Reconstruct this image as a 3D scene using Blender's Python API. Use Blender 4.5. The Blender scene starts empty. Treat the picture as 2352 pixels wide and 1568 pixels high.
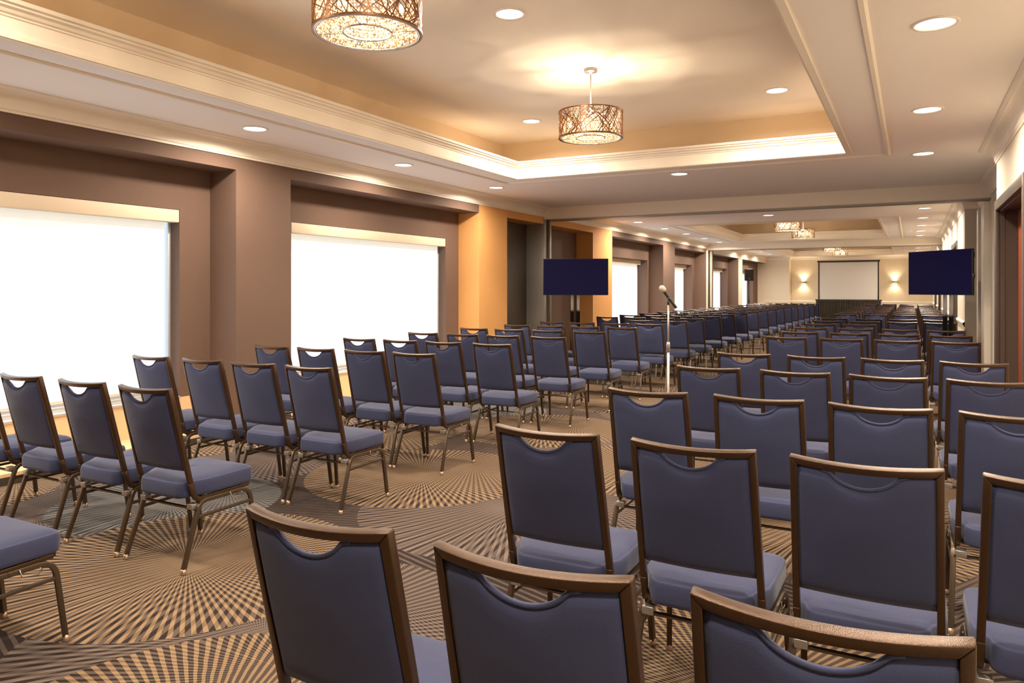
import bpy, bmesh, math, random
from math import pi, sin, cos, atan2, sqrt, radians
random.seed(7)
scn = bpy.context.scene
COL = scn.collection

# ------------------------------------------------------------------ helpers
def link(o, parent=None):
    COL.objects.link(o)
    if parent is not None:
        o.parent = parent
    return o

def mesh_from(name, V, F, mat, smooth=False, fm=None, mats=None):
    me = bpy.data.meshes.new(name)
    me.from_pydata([tuple(v) for v in V], [], [tuple(f) for f in F])
    me.validate()
    if mats:
        for m in mats: me.materials.append(m)
        if fm:
            for i, p in enumerate(me.polygons): p.material_index = fm[i]
    elif mat: me.materials.append(mat)
    if smooth:
        for p in me.polygons: p.use_smooth = True
    me.update()
    return me

class MB:
    """collects shapes into one mesh"""
    def __init__(s): s.V = []; s.F = []; s.M = []; s.m = 0
    def add(s, V, F):
        n = len(s.V); s.V += [tuple(v) for v in V]
        s.F += [tuple(i + n for i in f) for f in F]; s.M += [s.m] * len(F)
        return s
    def box(s, x0, x1, y0, y1, z0, z1):
        V = [(x, y, z) for x in (x0, x1) for y in (y0, y1) for z in (z0, z1)]
        F = [(0,1,3,2),(4,6,7,5),(0,4,5,1),(2,3,7,6),(0,2,6,4),(1,5,7,3)]
        return s.add(V, F)
    def quad(s, a, b, c, d): return s.add([a, b, c, d], [(0,1,2,3)])
    def tube(s, pts, w, t=None, up=(0,0,1), n=None, cap=True):
        """sweep along points. n None: rectangular section w (sideways) x t (along up-ish); else n-gon of radius w"""
        P = [Vec(p) for p in pts]; rings = []
        for i, p in enumerate(P):
            d = (P[min(i+1, len(P)-1)] - P[max(i-1, 0)]).normalized()
            if i not in (0, len(P)-1):
                a = (P[i]-P[i-1]).normalized(); b = (P[i+1]-P[i]).normalized()
                d = (a+b).normalized(); k = 1/max(.3, d.dot(b))
            else: k = 1
            side = d.cross(Vec(up))
            if side.length < 1e-4: side = d.cross(Vec((0,1,0)))
            side.normalize(); u = side.cross(d).normalized()
            if n is None:
                tt = t if t else w
                # mitre only along the in-plane direction (u) which is where our bends lie
                rings.append([p+side*w/2+u*tt/2*k, p-side*w/2+u*tt/2*k, p-side*w/2-u*tt/2*k, p+side*w/2-u*tt/2*k])
            else:
                rings.append([p+side*w*cos(2*pi*j/n)+u*w*sin(2*pi*j/n) for j in range(n)])
        return s.rings(rings, cap)
    def rings(s, rings, cap=True, closed=True, loop=False):
        m = len(rings[0]); V = [v for r in rings for v in r]; F = []
        R = len(rings)
        for i in range(R if loop else R-1):
            i2 = (i+1) % R
            for j in range(m if closed else m-1):
                j2 = (j+1) % m
                F.append((i*m+j, i*m+j2, i2*m+j2, i2*m+j))
        if cap and not loop:
            F.append(tuple(range(m))[::-1]); F.append(tuple((R-1)*m+j for j in range(m)))
        return s.add(V, F)
    def lathe(s, prof, n=24, c=(0,0,0), cap=True):
        rings = [[(c[0]+r*cos(2*pi*j/n), c[1]+r*sin(2*pi*j/n), c[2]+z) for j in range(n)] for r, z in prof]
        return s.rings(rings, cap)
    def build(s, name, mat, parent=None, smooth=False, mats=None, bevel=0):
        me = mesh_from(name, s.V, s.F, mat, smooth, s.M, mats)
        if bevel or True:
            bm = bmesh.new(); bm.from_mesh(me)
            bmesh.ops.recalc_face_normals(bm, faces=bm.faces)
            if bevel:
                es = [e for e in bm.edges if len(e.link_faces) == 2 and e.calc_face_angle(0) > .6]
                bmesh.ops.bevel(bm, geom=es, offset=bevel, segments=2, affect='EDGES', clamp_overlap=True, profile=.5)
                for f in bm.faces: f.smooth = True
            bm.to_mesh(me); bm.free()
        o = bpy.data.objects.new(name, me)
        return link(o, parent)

from mathutils import Vector as Vec

def thing(name, label, cat, loc=(0,0,0), rz=0, group=None):
    o = bpy.data.objects.new(name, None); COL.objects.link(o)
    o.empty_display_size = .1
    o.location = loc; o.rotation_euler = (0,0,rz)
    return tag(o, label, cat, group)
def tag(o, label, cat, group=None):
    o['label'] = label; o['category'] = cat
    if group: o['group'] = group
    return o
def struct(o, label=None):
    o['kind'] = 'structure'
    if label: o['label'] = label
    return o
def dup(root, loc, rz=0, label=None, group=None):
    r = root.copy(); COL.objects.link(r); r.location = loc; r.rotation_euler = (0,0,rz)
    if label: r['label'] = label
    if group: r['group'] = group
    for ch in list(root.children):
        c = ch.copy(); COL.objects.link(c); c.parent = r
        for g in list(ch.children):
            d = g.copy(); COL.objects.link(d); d.parent = c
    return r

# ------------------------------------------------------------------ materials
def srgb(r, g, b):
    f = lambda c: ((c/255)/12.92 if c/255 <= .04045 else ((c/255+.055)/1.055)**2.4)
    return (f(r), f(g), f(b), 1)
def mat(name, col, rough=.6, metal=0, spec=.5, noise=None, bump=None, sheen=0, coat=0):
    m = bpy.data.materials.new(name); m.use_nodes = True
    nt = m.node_tree; b = nt.nodes['Principled BSDF']
    b.inputs['Base Color'].default_value = col if len(col) == 4 else (*col, 1)
    b.inputs['Roughness'].default_value = rough; b.inputs['Metallic'].default_value = metal
    b.inputs['Specular IOR Level'].default_value = spec
    if sheen: b.inputs['Sheen Weight'].default_value = sheen; b.inputs['Sheen Roughness'].default_value = .4
    if coat: b.inputs['Coat Weight'].default_value = coat
    tc = nt.nodes.new('ShaderNodeTexCoord')
    if noise:
        sc, amt, stretch = noise
        mp = nt.nodes.new('ShaderNodeMapping'); mp.inputs['Scale'].default_value = stretch
        nt.links.new(tc.outputs['Object'], mp.inputs['Vector'])
        nz = nt.nodes.new('ShaderNodeTexNoise'); nz.inputs['Scale'].default_value = sc; nz.inputs['Detail'].default_value = 3
        nt.links.new(mp.outputs[0], nz.inputs['Vector'])
        mx = nt.nodes.new('ShaderNodeMix'); mx.data_type = 'RGBA'; mx.blend_type = 'MIX'
        c = col[:3]
        mx.inputs[6].default_value = (*[v*(1-amt) for v in c], 1); mx.inputs[7].default_value = (*[min(1, v*(1+amt)) for v in c], 1)
        nt.links.new(nz.outputs['Fac'], mx.inputs[0]); nt.links.new(mx.outputs[2], b.inputs['Base Color'])
    if bump:
        sc, st, stretch = bump
        mp = nt.nodes.new('ShaderNodeMapping'); mp.inputs['Scale'].default_value = stretch
        nt.links.new(tc.outputs['Object'], mp.inputs['Vector'])
        nz = nt.nodes.new('ShaderNodeTexNoise'); nz.inputs['Scale'].default_value = sc
        nt.links.new(mp.outputs[0], nz.inputs['Vector'])
        bp = nt.nodes.new('ShaderNodeBump'); bp.inputs['Strength'].default_value = st; bp.inputs['Distance'].default_value = .002
        nt.links.new(nz.outputs['Fac'], bp.inputs['Height']); nt.links.new(bp.outputs[0], b.inputs['Normal'])
    return m
def emis(name, col, strength):
    m = bpy.data.materials.new(name); m.use_nodes = True
    b = m.node_tree.nodes['Principled BSDF']
    b.inputs['Base Color'].default_value = (.8,.8,.8,1)
    b.inputs['Emission Color'].default_value = (*col[:3], 1); b.inputs['Emission Strength'].default_value = strength
    return m

M = {}
M['ceiling'] = mat('ceiling_paint', (.90,.83,.77), .75, spec=.2, noise=(.6,.03,(1,1,1)))
M['upper']   = mat('upper_ceiling_paint', (.90,.79,.66), .75, spec=.2, noise=(.6,.04,(1,1,1)))
M['coffer']  = mat('coffer_paint', (.78,.60,.40), .7, spec=.2, noise=(3,.05,(1,1,.2)))
M['trimw']   = mat('trim_paint', (.88,.78,.64), .45, spec=.35, noise=(1.5,.02,(1,1,1)))
M['taupe']   = mat('taupe_wallcovering', (.125,.073,.051), .75, spec=.25, noise=(60,.10,(1,.25,6)), bump=(300,.15,(1,.2,4)))
M['orange']  = mat('orange_wallcovering', (.66,.31,.095), .7, spec=.25, noise=(60,.06,(1,.3,5)))
M['cream']   = mat('cream_paint', (.80,.70,.55), .7, spec=.25, noise=(1,.03,(1,1,1)))
M['backwall']= mat('damask_wallcovering', (.74,.61,.43), .6, spec=.3, noise=(1.3,.12,(2.2,1,.15)))
M['greywall']= mat('gray_paint', (.55,.49,.40), .7, spec=.25, noise=(1,.03,(1,1,1)))
M['apron']   = mat('apron_paint', (.78,.50,.27), .6, spec=.3, noise=(2,.03,(1,1,1)))
M['darkkick']= mat('dark_kick', (.03,.02,.016), .6, noise=(10,.1,(1,1,1)))
M['sill']    = mat('aluminium_rail', (.72,.72,.72), .35, .6, noise=(8,.05,(1,1,1)))
M['valance'] = mat('valance_fabric', (.72,.58,.42), .6, spec=.3, noise=(4,.03,(1,1,1)))
M['wooddark']= mat('bronze_casing_paint', (.060,.042,.030), .45, spec=.4, noise=(12,.08,(1,1,.1)))
M['doorred'] = mat('mahogany_veneer', (.26,.045,.018), .35, spec=.5, noise=(14,.25,(1,1,.06)))
M['frame']   = mat('bronze_chair_frame', (.060,.031,.016), .30, .6, spec=.5, noise=(400,.25,(1,1,1)), bump=(700,.25,(1,1,1)))
M['leg']     = mat('bronze_chair_leg', (.085,.058,.038), .36, .65, spec=.5, noise=(300,.2,(1,1,1)))
M['fabric']  = mat('blue_chair_fabric', (.032,.039,.092), .85, spec=.25, noise=(260,.13,(1,.35,1)), bump=(500,.3,(.3,1,2)), sheen=.15)
M['glide']   = mat('copper_glide', (.40,.27,.18), .3, .7, noise=(30,.1,(1,1,1)))
M['steel']   = mat('ganging_steel', (.38,.35,.32), .35, .8, noise=(40,.1,(1,1,1)))
M['black']   = mat('black_plastic', (.012,.011,.012), .45, noise=(60,.2,(1,1,1)))
M['chrome']  = mat('chrome_tube', (.86,.86,.88), .35, .5, noise=(5,.05,(1,1,1)))
M['alu']     = mat('satin_aluminium', (.62,.56,.50), .35, .7, noise=(40,.08,(1,1,4)))
M['tvglass'] = mat('tv_screen_glass', (.002,.002,.016), .5, spec=.08, noise=(2,.05,(1,1,1)))
M['tvglass'].node_tree.nodes['Principled BSDF'].inputs['Emission Color'].default_value = (.05,.04,.32,1)
M['tvglass'].node_tree.nodes['Principled BSDF'].inputs['Emission Strength'].default_value = .03
M['screenfab'] = mat('projection_fabric', (.88,.84,.78), .8, spec=.1, noise=(2,.02,(1,1,1)))
M['skirt']   = mat('dark_velour', (.045,.035,.022), .9, noise=(30,.2,(1,1,.1)), sheen=.3)
M['shade']   = mat('bronze_lace_metal', (.22,.088,.03), .4, .6, noise=(60,.15,(1,1,1)))
M['rimmetal']= mat('polished_rim', (.60,.52,.46), .25, .8, noise=(20,.05,(1,1,1)))
M['lens']    = emis('downlight_glow', (1,.93,.80), 6)
M['ring']    = mat('downlight_ring', (.78,.70,.60), .4, noise=(10,.03,(1,1,1)))
M['bulb']    = emis('bulb_glow', (1,.82,.50), 25)
M['grille']  = mat('speaker_mesh', (.03,.026,.02), .6, .3, noise=(300,.4,(1,1,1)))
M['micmesh'] = mat('microphone_mesh', (.55,.48,.40), .4, .7, noise=(900,.4,(1,1,1)), bump=(1500,.6,(1,1,1)))
M['shelltrim']= mat('partition_aluminium', (.36,.33,.29), .4, .6, noise=(10,.06,(1,1,.1)))
M['sconceglow'] = emis('sconce_glow', (1,.80,.48), 14)

# crystal beads: bulb light and sparkle painted in as patchy emission
def crystal():
    m = bpy.data.materials.new('glowing_crystal_beads'); m.use_nodes = True; nt = m.node_tree
    b = nt.nodes['Principled BSDF']; b.inputs['Roughness'].default_value = .12; b.inputs['Base Color'].default_value = (.25,.15,.07,1)
    tc = nt.nodes.new('ShaderNodeTexCoord'); nz = nt.nodes.new('ShaderNodeTexNoise'); nz.inputs['Scale'].default_value = 45
    nt.links.new(tc.outputs['Object'], nz.inputs['Vector'])
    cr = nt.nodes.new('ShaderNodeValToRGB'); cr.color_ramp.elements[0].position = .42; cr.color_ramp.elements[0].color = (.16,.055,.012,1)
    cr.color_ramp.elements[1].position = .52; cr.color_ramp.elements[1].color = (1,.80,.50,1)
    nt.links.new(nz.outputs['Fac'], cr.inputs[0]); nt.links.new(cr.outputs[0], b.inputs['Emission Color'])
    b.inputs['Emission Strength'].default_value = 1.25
    return m
M['crystal'] = crystal()

def blind_mat():  # emission paints in the daylight behind, darker on top where the header shades it
    m = bpy.data.materials.new('roller_blind_backlit_glow'); m.use_nodes = True; nt = m.node_tree
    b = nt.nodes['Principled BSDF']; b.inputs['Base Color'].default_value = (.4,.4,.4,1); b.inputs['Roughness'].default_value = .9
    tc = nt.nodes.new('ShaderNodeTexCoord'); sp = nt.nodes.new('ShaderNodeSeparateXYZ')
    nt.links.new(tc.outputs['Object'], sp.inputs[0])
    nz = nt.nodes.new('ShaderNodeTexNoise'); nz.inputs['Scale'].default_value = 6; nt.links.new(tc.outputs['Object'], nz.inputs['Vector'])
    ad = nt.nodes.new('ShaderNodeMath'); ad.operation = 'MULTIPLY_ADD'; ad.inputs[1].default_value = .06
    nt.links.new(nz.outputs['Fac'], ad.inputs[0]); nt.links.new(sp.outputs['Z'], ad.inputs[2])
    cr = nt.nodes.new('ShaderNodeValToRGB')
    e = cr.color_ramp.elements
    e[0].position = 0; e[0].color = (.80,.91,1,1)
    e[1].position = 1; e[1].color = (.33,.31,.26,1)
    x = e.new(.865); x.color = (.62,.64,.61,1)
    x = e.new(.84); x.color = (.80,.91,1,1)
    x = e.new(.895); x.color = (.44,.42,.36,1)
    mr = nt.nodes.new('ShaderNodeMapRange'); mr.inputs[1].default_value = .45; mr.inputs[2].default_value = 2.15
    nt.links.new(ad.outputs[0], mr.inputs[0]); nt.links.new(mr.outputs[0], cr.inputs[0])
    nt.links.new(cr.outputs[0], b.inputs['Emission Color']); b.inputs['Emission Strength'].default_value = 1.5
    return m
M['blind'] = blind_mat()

def glass_mat():
    m = bpy.data.materials.new('window_glass'); m.use_nodes = True; nt = m.node_tree
    nt.nodes.remove(nt.nodes['Principled BSDF']); out = nt.nodes['Material Output']
    t = nt.nodes.new('ShaderNodeBsdfTransparent'); g = nt.nodes.new('ShaderNodeBsdfGlossy'); g.inputs['Roughness'].default_value = .02
    x = nt.nodes.new('ShaderNodeMixShader'); x.inputs[0].default_value = .07
    nt.links.new(t.outputs[0], x.inputs[1]); nt.links.new(g.outputs[0], x.inputs[2]); nt.links.new(x.outputs[0], out.inputs[0])
    return m
M['glass'] = glass_mat()

def carpet_mat():
    m = bpy.data.materials.new('patterned_carpet'); m.use_nodes = True; nt = m.node_tree; L = nt.links
    b = nt.nodes['Principled BSDF']; b.inputs['Roughness'].default_value = .95; b.inputs['Specular IOR Level'].default_value = .1
    tc = nt.nodes.new('ShaderNodeTexCoord'); sp = nt.nodes.new('ShaderNodeSeparateXYZ'); L.new(tc.outputs['Object'], sp.inputs[0])
    def mth(op, a, b_=None, c=None):
        n = nt.nodes.new('ShaderNodeMath'); n.operation = op
        for i, v in enumerate((a, b_, c)):
            if v is None: continue
            if isinstance(v, (int, float)): n.inputs[i].default_value = v
            else: L.new(v, n.inputs[i])
        return n.outputs[0]
    def mix(f, a, b_):
        n = nt.nodes.new('ShaderNodeMix'); n.data_type = 'RGBA'
        for i, v in ((0, f), (6, a), (7, b_)):
            if isinstance(v, tuple): n.inputs[i].default_value = v
            elif isinstance(v, (int, float)): n.inputs[i].default_value = v
            else: L.new(v, n.inputs[i])
        return n.outputs[2]
    nz = nt.nodes.new('ShaderNodeTexNoise'); nz.inputs['Scale'].default_value = 14; nz.inputs['Detail'].default_value = 4
    L.new(tc.outputs['Object'], nz.inputs['Vector'])
    n2 = nt.nodes.new('ShaderNodeTexNoise'); n2.inputs['Scale'].default_value = 420
    L.new(tc.outputs['Object'], n2.inputs['Vector'])
    jit = mth('MULTIPLY', mth('SUBTRACT', nz.outputs['Fac'], .5), .006)
    X = mth('ADD', sp.outputs['X'], jit); Y = mth('ADD', sp.outputs['Y'], jit)
    def cell(cx, cy, sx, sy):
        px = mth('SUBTRACT', mth('MODULO', mth('ADD', X, -cx + sx/2 + 60*sx), sx), sx/2)
        py = mth('SUBTRACT', mth('MODULO', mth('ADD', Y, -cy + sy/2 + 60*sy), sy), sy/2)
        return px, py
    def rays(px, py, n, duty):
        a = mth('ARCTAN2', py, px)
        f = mth('FRACT', mth('MULTIPLY', mth('ADD', a, pi), n/(2*pi)))
        return mth('LESS_THAN', f, duty)
    def stripes(ang, step, duty, px=X, py=Y):
        t = mth('ADD', mth('MULTIPLY', px, cos(ang)), mth('MULTIPLY', py, sin(ang)))
        return mth('LESS_THAN', mth('FRACT', mth('MULTIPLY', mth('ADD', t, 100), 1/step)), duty)
    # ground: patches of parallel stripes
    vo = nt.nodes.new('ShaderNodeTexVoronoi'); vo.inputs['Scale'].default_value = .55
    L.new(tc.outputs['Object'], vo.inputs['Vector'])
    vs = nt.nodes.new('ShaderNodeSeparateXYZ'); L.new(vo.outputs['Color'], vs.inputs[0])
    s1 = stripes(1.25, .044, .40); s2 = stripes(2.2, .036, .42); s3 = stripes(.25, .03, .5)
    stp = mth('ADD', mth('MULTIPLY', mth('GREATER_THAN', vs.outputs[0], .5), s1), mth('MULTIPLY', mth('LESS_THAN', vs.outputs[0], .5), s2))
    dark = (.026,.017,.015,1); mid = (.095,.070,.060,1); dtan = (.115,.080,.062,1); tan = (.32,.205,.112,1); mauve = (.19,.14,.115,1)
    colr = mix(stp, dark, mid)
    cross = mth('MULTIPLY', s3, mth('GREATER_THAN', vs.outputs[1], .45))
    colr = mix(mth('MULTIPLY', cross, .6), colr, dtan)
    def circle(colr, cx, cy, sx, sy, R, n, ox, oy, light, midc, drk, duty=.5):
        px, py = cell(cx, cy, sx, sy)
        r = mth('SQRT', mth('ADD', mth('MULTIPLY', px, px), mth('MULTIPLY', py, py)))
        inside = mth('LESS_THAN', r, R)
        ra = rays(px, py, n, duty)
        qx = mth('SUBTRACT', px, ox); qy = mth('SUBTRACT', py, oy)
        rb = rays(qx, qy, n*1.15, .52)
        base = mix(rb, drk, midc)
        lit = mix(rb, tuple(v*.62 for v in light[:3])+(1,), light)
        c = mix(ra, base, lit)
        fade = mth('SMOOTH_MIN', mth('MULTIPLY', mth('MAXIMUM', mth('SUBTRACT', .24, r), 0), 5.0), 1, .1)
        soft = mix(.45, midc, light)
        c = mix(fade, c, soft)
        return mix(inside, colr, c)
    # muted rosettes then the bright ones on top
    colr = circle(colr, -2.30, 4.25, 2.8, 2.1, .98, 124, .1, .62, mauve, mid, dark, .46)
    colr = circle(colr, -4.40, 3.30, 5.6, 4.2, .72, 100, .05, .45, (.24,.22,.20,1), (.09,.09,.095,1), (.035,.035,.042,1), .5)
    colr = circle(colr, -1.90, 1.50, 2.8, 4.2, .86, 116, -.1, .55, tan, dtan, dark, .44)
    colr = circle(colr, -3.32, 2.60, 2.8, 2.1, .88, 116, .12, .58, tan, dtan, dark, .45)
    pile = mth('MULTIPLY_ADD', n2.outputs['Fac'], .5, .56)
    hs = nt.nodes.new('ShaderNodeHueSaturation'); L.new(colr, hs.inputs['Color']); L.new(pile, hs.inputs['Value'])
    L.new(hs.outputs[0], b.inputs['Base Color'])
    bp = nt.nodes.new('ShaderNodeBump'); bp.inputs['Strength'].default_value = .4; bp.inputs['Distance'].default_value = .003
    L.new(n2.outputs['Fac'], bp.inputs['Height']); L.new(bp.outputs[0], b.inputs['Normal'])
    return m
M['carpet'] = carpet_mat()

# ------------------------------------------------------------------ room numbers (metres; camera above x=0,y=0)
XL, XR2 = -5.79, -6.16        # wall faces on the window side: pillar face, recess back
YS, YB1, YB1e, YB2, YB2e, YE = -2.5, 11.96, 12.40, 24.0, 24.4, 35.4
XW1, XW1b, XW2 = .77, .965, .76
Z1, ZC, ZS, Z2 = 2.877, 2.713, 2.59, 3.445
ZBEAM = 2.672

# floor
f = MB(); f.quad((-6.5,YS-.1,0),(2.2,YS-.1,0),(2.2,YE+.2,0),(-6.5,YE+.2,0))
struct(f.build('floor', M['carpet']), 'brown and tan carpet patterned with radiating rosettes')

def plane_with_holes(mb, mk, u0, u1, v0, v1, holes):
    us = sorted({u0, u1, *[h[0] for h in holes], *[h[1] for h in holes]}); vs = sorted({v0, v1, *[h[2] for h in holes], *[h[3] for h in holes]})
    us = [u for u in us if u0 <= u <= u1]; vs = [v for v in vs if v0 <= v <= v1]
    for a, b in zip(us, us[1:]):
        for c, d in zip(vs, vs[1:]):
            mu, mv = (a+b)/2, (c+d)/2
            if any(h[0] < mu < h[1] and h[2] < mv < h[3] for h in holes): continue
            mb.quad(mk(a,c), mk(b,c), mk(b,d), mk(a,d))

# ceiling with three coffers
coffers = [(-4.58,-.60,.87,8.62),(-4.58,-.60,16.92,23.2),(-4.58,-.60,28.3,34.7)]
c = MB()
plane_with_holes(c, lambda x,y:(x,y,Z1), -6.5, 2.2, YS-.1, YE+.2, coffers)
struct(c.build('ceiling', M['ceiling']), 'pale painted ceiling with three recessed coffers')
SB = .46
for x0,x1,y0,y1 in coffers:
    u = MB()
    X0,X1,Y0,Y1 = x0-SB,x1+SB,y0-SB,y1+SB
    if Y1 > YE-.05: Y1 = YE-.05
    u.quad((X0,Y0,Z2),(X1,Y0,Z2),(X1,Y1,Z2),(X0,Y1,Z2))
    u.m = 1
    zb = Z1+.21
    for a,b in (((X0,Y0),(X1,Y0)),((X1,Y0),(X1,Y1)),((X1,Y1),(X0,Y1)),((X0,Y1),(X0,Y0))):
        u.quad((*a,zb),(*b,zb),(*b,Z2),(*a,Z2))
    struct(u.build('ceiling', None, mats=[M['upper'], M['coffer']]), 'raised coffer ceiling above the chandeliers')

def rect_sweep(prof, x0, x1, y0, y1, offx1=None):
    """profile (inward, z) swept round a rectangle hole with mitred corners"""
    mb = MB(); rings = []
    for cx, cy, sx, sy in ((x0,y0,1,1),(x1,y0,-1,1),(x1,y1,-1,-1),(x0,y1,1,-1)):
        rings.append([(cx+sx*d, cy+sy*d, z) for d, z in prof])
    return mb.rings(rings, cap=False, closed=False, loop=True)
edge_prof = [(0,0),(0,-.006),(.014,-.006),(.014,.022),(.002,.028),(.002,.118),(.010,.122),(.010,.132),(.022,.140),(.030,.158),(.046,.170),(.046,.182),(.060,.190),(.060,.215),(-SB,.215)]
ti = 1
for x0,x1,y0,y1 in coffers:
    struct(rect_sweep([(d, Z1+z) for d,z in edge_prof], x0,x1,y0,y1).build('trim_%d'%ti, M['trimw']), 'stepped white moulding lining the ceiling coffer'); ti += 1
    mb = rect_sweep([(0,Z1),(0,Z1-.014),(-.045,Z1-.014),(-.045,Z1)], x0,x1,y0,y1)
    o = mb.build('trim_%d'%ti, M['trimw']); struct(o, 'flat band around the ceiling coffer'); ti += 1
    mb = rect_sweep([(0,Z1),(-.004,Z1-.018),(-.03,Z1-.018),(-.045,Z1)], x0-.28,x1+.36,y0-.28,y1+.28)
    struct(mb.build('trim_%d'%ti, M['trimw']), 'thin raised bead framing the ceiling coffer'); ti += 1

def path_sweep(path, prof, closed_prof=False):
    """path: xy points along a wall with the room on the LEFT of travel; profile (into room, z)"""
    P = [Vec((p[0],p[1])) for p in path]; rings = []
    for i,p in enumerate(P):
        ns = []
        if i > 0: d = (P[i]-P[i-1]).normalized(); ns.append(Vec((-d.y,d.x)))
        if i < len(P)-1: d = (P[i+1]-P[i]).normalized(); ns.append(Vec((-d.y,d.x)))
        n = ns[0] if len(ns) == 1 else (ns[0]+ns[1]).normalized()
        k = 1 if len(ns) == 1 else 1/max(.35, n.dot(ns[0]))
        rings.append([(p.x+n.x*d*k, p.y+n.y*d*k, z) for d,z in prof])
    mb = MB(); mb.rings(rings, cap=False, closed=False); return mb
def crown_prof(w):
    pts = [(0,ZC-.002),(.012,ZC-.002),(.012,ZC+.016),(.02,ZC+.024)]
    z0, z1 = ZC+.03, Z1-.03
    for i in range(9):
        a = i/8*pi/2; pts.append((.02+(w-.045)*(1-cos(a)), z0+(z1-z0)*sin(a)))
    return pts+[(w-.02,Z1-.022),(w-.008,Z1-.018),(w,Z1-.012),(w,Z1)]
for pth, w in (([(XL,YB1),(XL,YS)], .13), ([(XL,YB2),(XL,YB1e)], .13), ([(-4.79,YE),(-4.79,35.0),(XL,35.0),(XL,YB2e)], .13),
               ([(XW1,YS),(XW1,9.04),(XW1b,9.04),(XW1b,YB1)], .145), ([(XW1b,YB1e),(XW1b,14.0),(XW2,14.0),(XW2,YB2)], .145),
               ([(XW2,YB2e),(XW2,YE),(-4.79,YE)], .13), ([(XL,YS),(XW1,YS)], .13)):
    struct(path_sweep(pth, crown_prof(w)).build('trim_%d'%ti, M['trimw'], smooth=False), 'crown moulding where wall meets ceiling'); ti += 1

# beams with partition tracks
for y0,y1,nm in ((YB1,YB1e,'near'),(YB2,YB2e,'far')):
    b = MB(); b.box(-6.3,1.5,y0,y1,ZBEAM,Z1+.02)
    struct(b.build('ceiling', M['trimw'], bevel=.004), 'dropped ceiling beam carrying the %s folding partition track' % nm)
    t = MB(); ym = (y0+y1)/2
    t.box(-6.2,1.2,ym-.10,ym-.04,ZBEAM-.018,ZBEAM+.001); t.box(-6.2,1.2,ym+.04,ym+.10,ZBEAM-.018,ZBEAM+.001)
    struct(t.build('trim_%d'%ti, M['shelltrim']), 'metal track under the %s ceiling beam' % nm); ti += 1

# ------------------------------------------------------------------ window-side wall
recess = [(1.15,5.08),(5.80,9.69),(10.58,14.27),(15.39,19.2),(20.29,23.86),(24.84,28.9),(29.65,35.0)]
wins = [(1.55,4.73,.09),(6.18,9.33,.09),None,(15.70,19.02,.24),(20.62,23.55,.24),(25.2,28.7,.24),(30.0,33.9,.24)]
zt, zb = 2.185, .395
w = MB()
orange_rng = [(9.69,10.58),(10.58,15.39)]
def band(y0,y1,z0,z1,m): w.m = m; w.quad((XL,y0,z0),(XL,y1,z0),(XL,y1,z1),(XL,y0,z1))
# face: header strip above recesses and piers between; material 0 taupe 1 orange
def fm(y): return 1 if 9.69 <= y < 15.39 else (2 if y > 24.4 else 0)
ys = [YS] + [v for r in recess for v in r] + [35.0]
for i,(a,b_) in enumerate(zip(ys, ys[1:])):
    isrec = i % 2 == 1
    if b_ - a < 1e-6: continue
    if isrec:
        m = fm((a+b_)/2); band(a,b_,ZS,Z1,m)
        w.m = m if m != 2 else 0
        w.quad((XL,a,ZS),(XL,b_,ZS),(XR2,b_,ZS),(XR2,a,ZS))           # soffit
        w.m = 0 if a != 15.39 else 0
        if a == 10.58: w.m = 0
        w.quad((XL,a,0),(XR2,a,0),(XR2,a,ZS),(XL,a,ZS))               # near return (faces away)
        w.m = 1 if b_ in (9.69,14.27) else 0
        if b_ < 34.9: w.quad((XL,b_,0),(XR2,b_,0),(XR2,b_,ZS),(XL,b_,ZS))
    else: band(a,b_,0,Z1,fm((a+b_)/2))
for r,wn in zip(recess,wins):
    a,b_ = r
    w.m = 0
    if wn is None:
        w.quad((XR2,a,0),(XR2,b_,0),(XR2,b_,ZS),(XR2,a,ZS)); continue
    y0,y1,sb = wn
    plane_with_holes(w, lambda y,z:(XR2,y,z), a,b_,0,ZS,[(y0,y1,zb,zt),(a,b_,0,zb)])
    w.m = 3
    w.quad((XR2,a,0),(XR2,b_,0),(XR2,b_,zb),(XR2,a,zb))
    w.m = 0
    xs = XR2-sb-.06
    for (p,q) in (((y0,zb),(y0,zt)),((y1,zb),(y1,zt)),((y0,zt),(y1,zt))):
        w.quad((XR2,*p),(XR2,*q),(xs,*q),(xs,*p))
    w.m = 3; w.quad((XR2,y0,zb),(XR2,y1,zb),(xs,y1,zb),(xs,y0,zb))
# far pillar by the end wall
w.m = 2
w.quad((XR2,35.0,0),(-4.79,35.0,0),(-4.79,35.0,Z1),(XR2,35.0,Z1)); w.quad((-4.79,35.0,0),(-4.79,YE,0),(-4.79,YE,Z1),(-4.79,35.0,Z1))
struct(w.build('wall_left', None, mats=[M['taupe'],M['orange'],M['cream'],M['apron']]), 'taupe and orange window wall with deep recessed bays')
# low platforms in the window bays
for r,wn in zip(recess,wins):
    if wn is None: continue
    p = MB(); p.box(XR2,XL-.0,r[0],r[1],.02,.085); p.m = 1; p.box(XR2+.02,XL+.004,r[0],r[1],0,.06)
    struct(p.build('baseboard_left', None, mats=[M['apron'],M['darkkick']]), 'low orange ledge with dark kick board below a window')
for a,b_ in zip([YS]+[r[1] for r in recess[:-1]], [r[0] for r in recess]):
    if b_-a < .05: continue
    p = MB(); p.box(XL,XL+.012,a,b_,0,.11)
    struct(p.build('baseboard_left', M['wooddark'], bevel=.003), 'dark baseboard on a pillar of the window wall')

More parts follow.
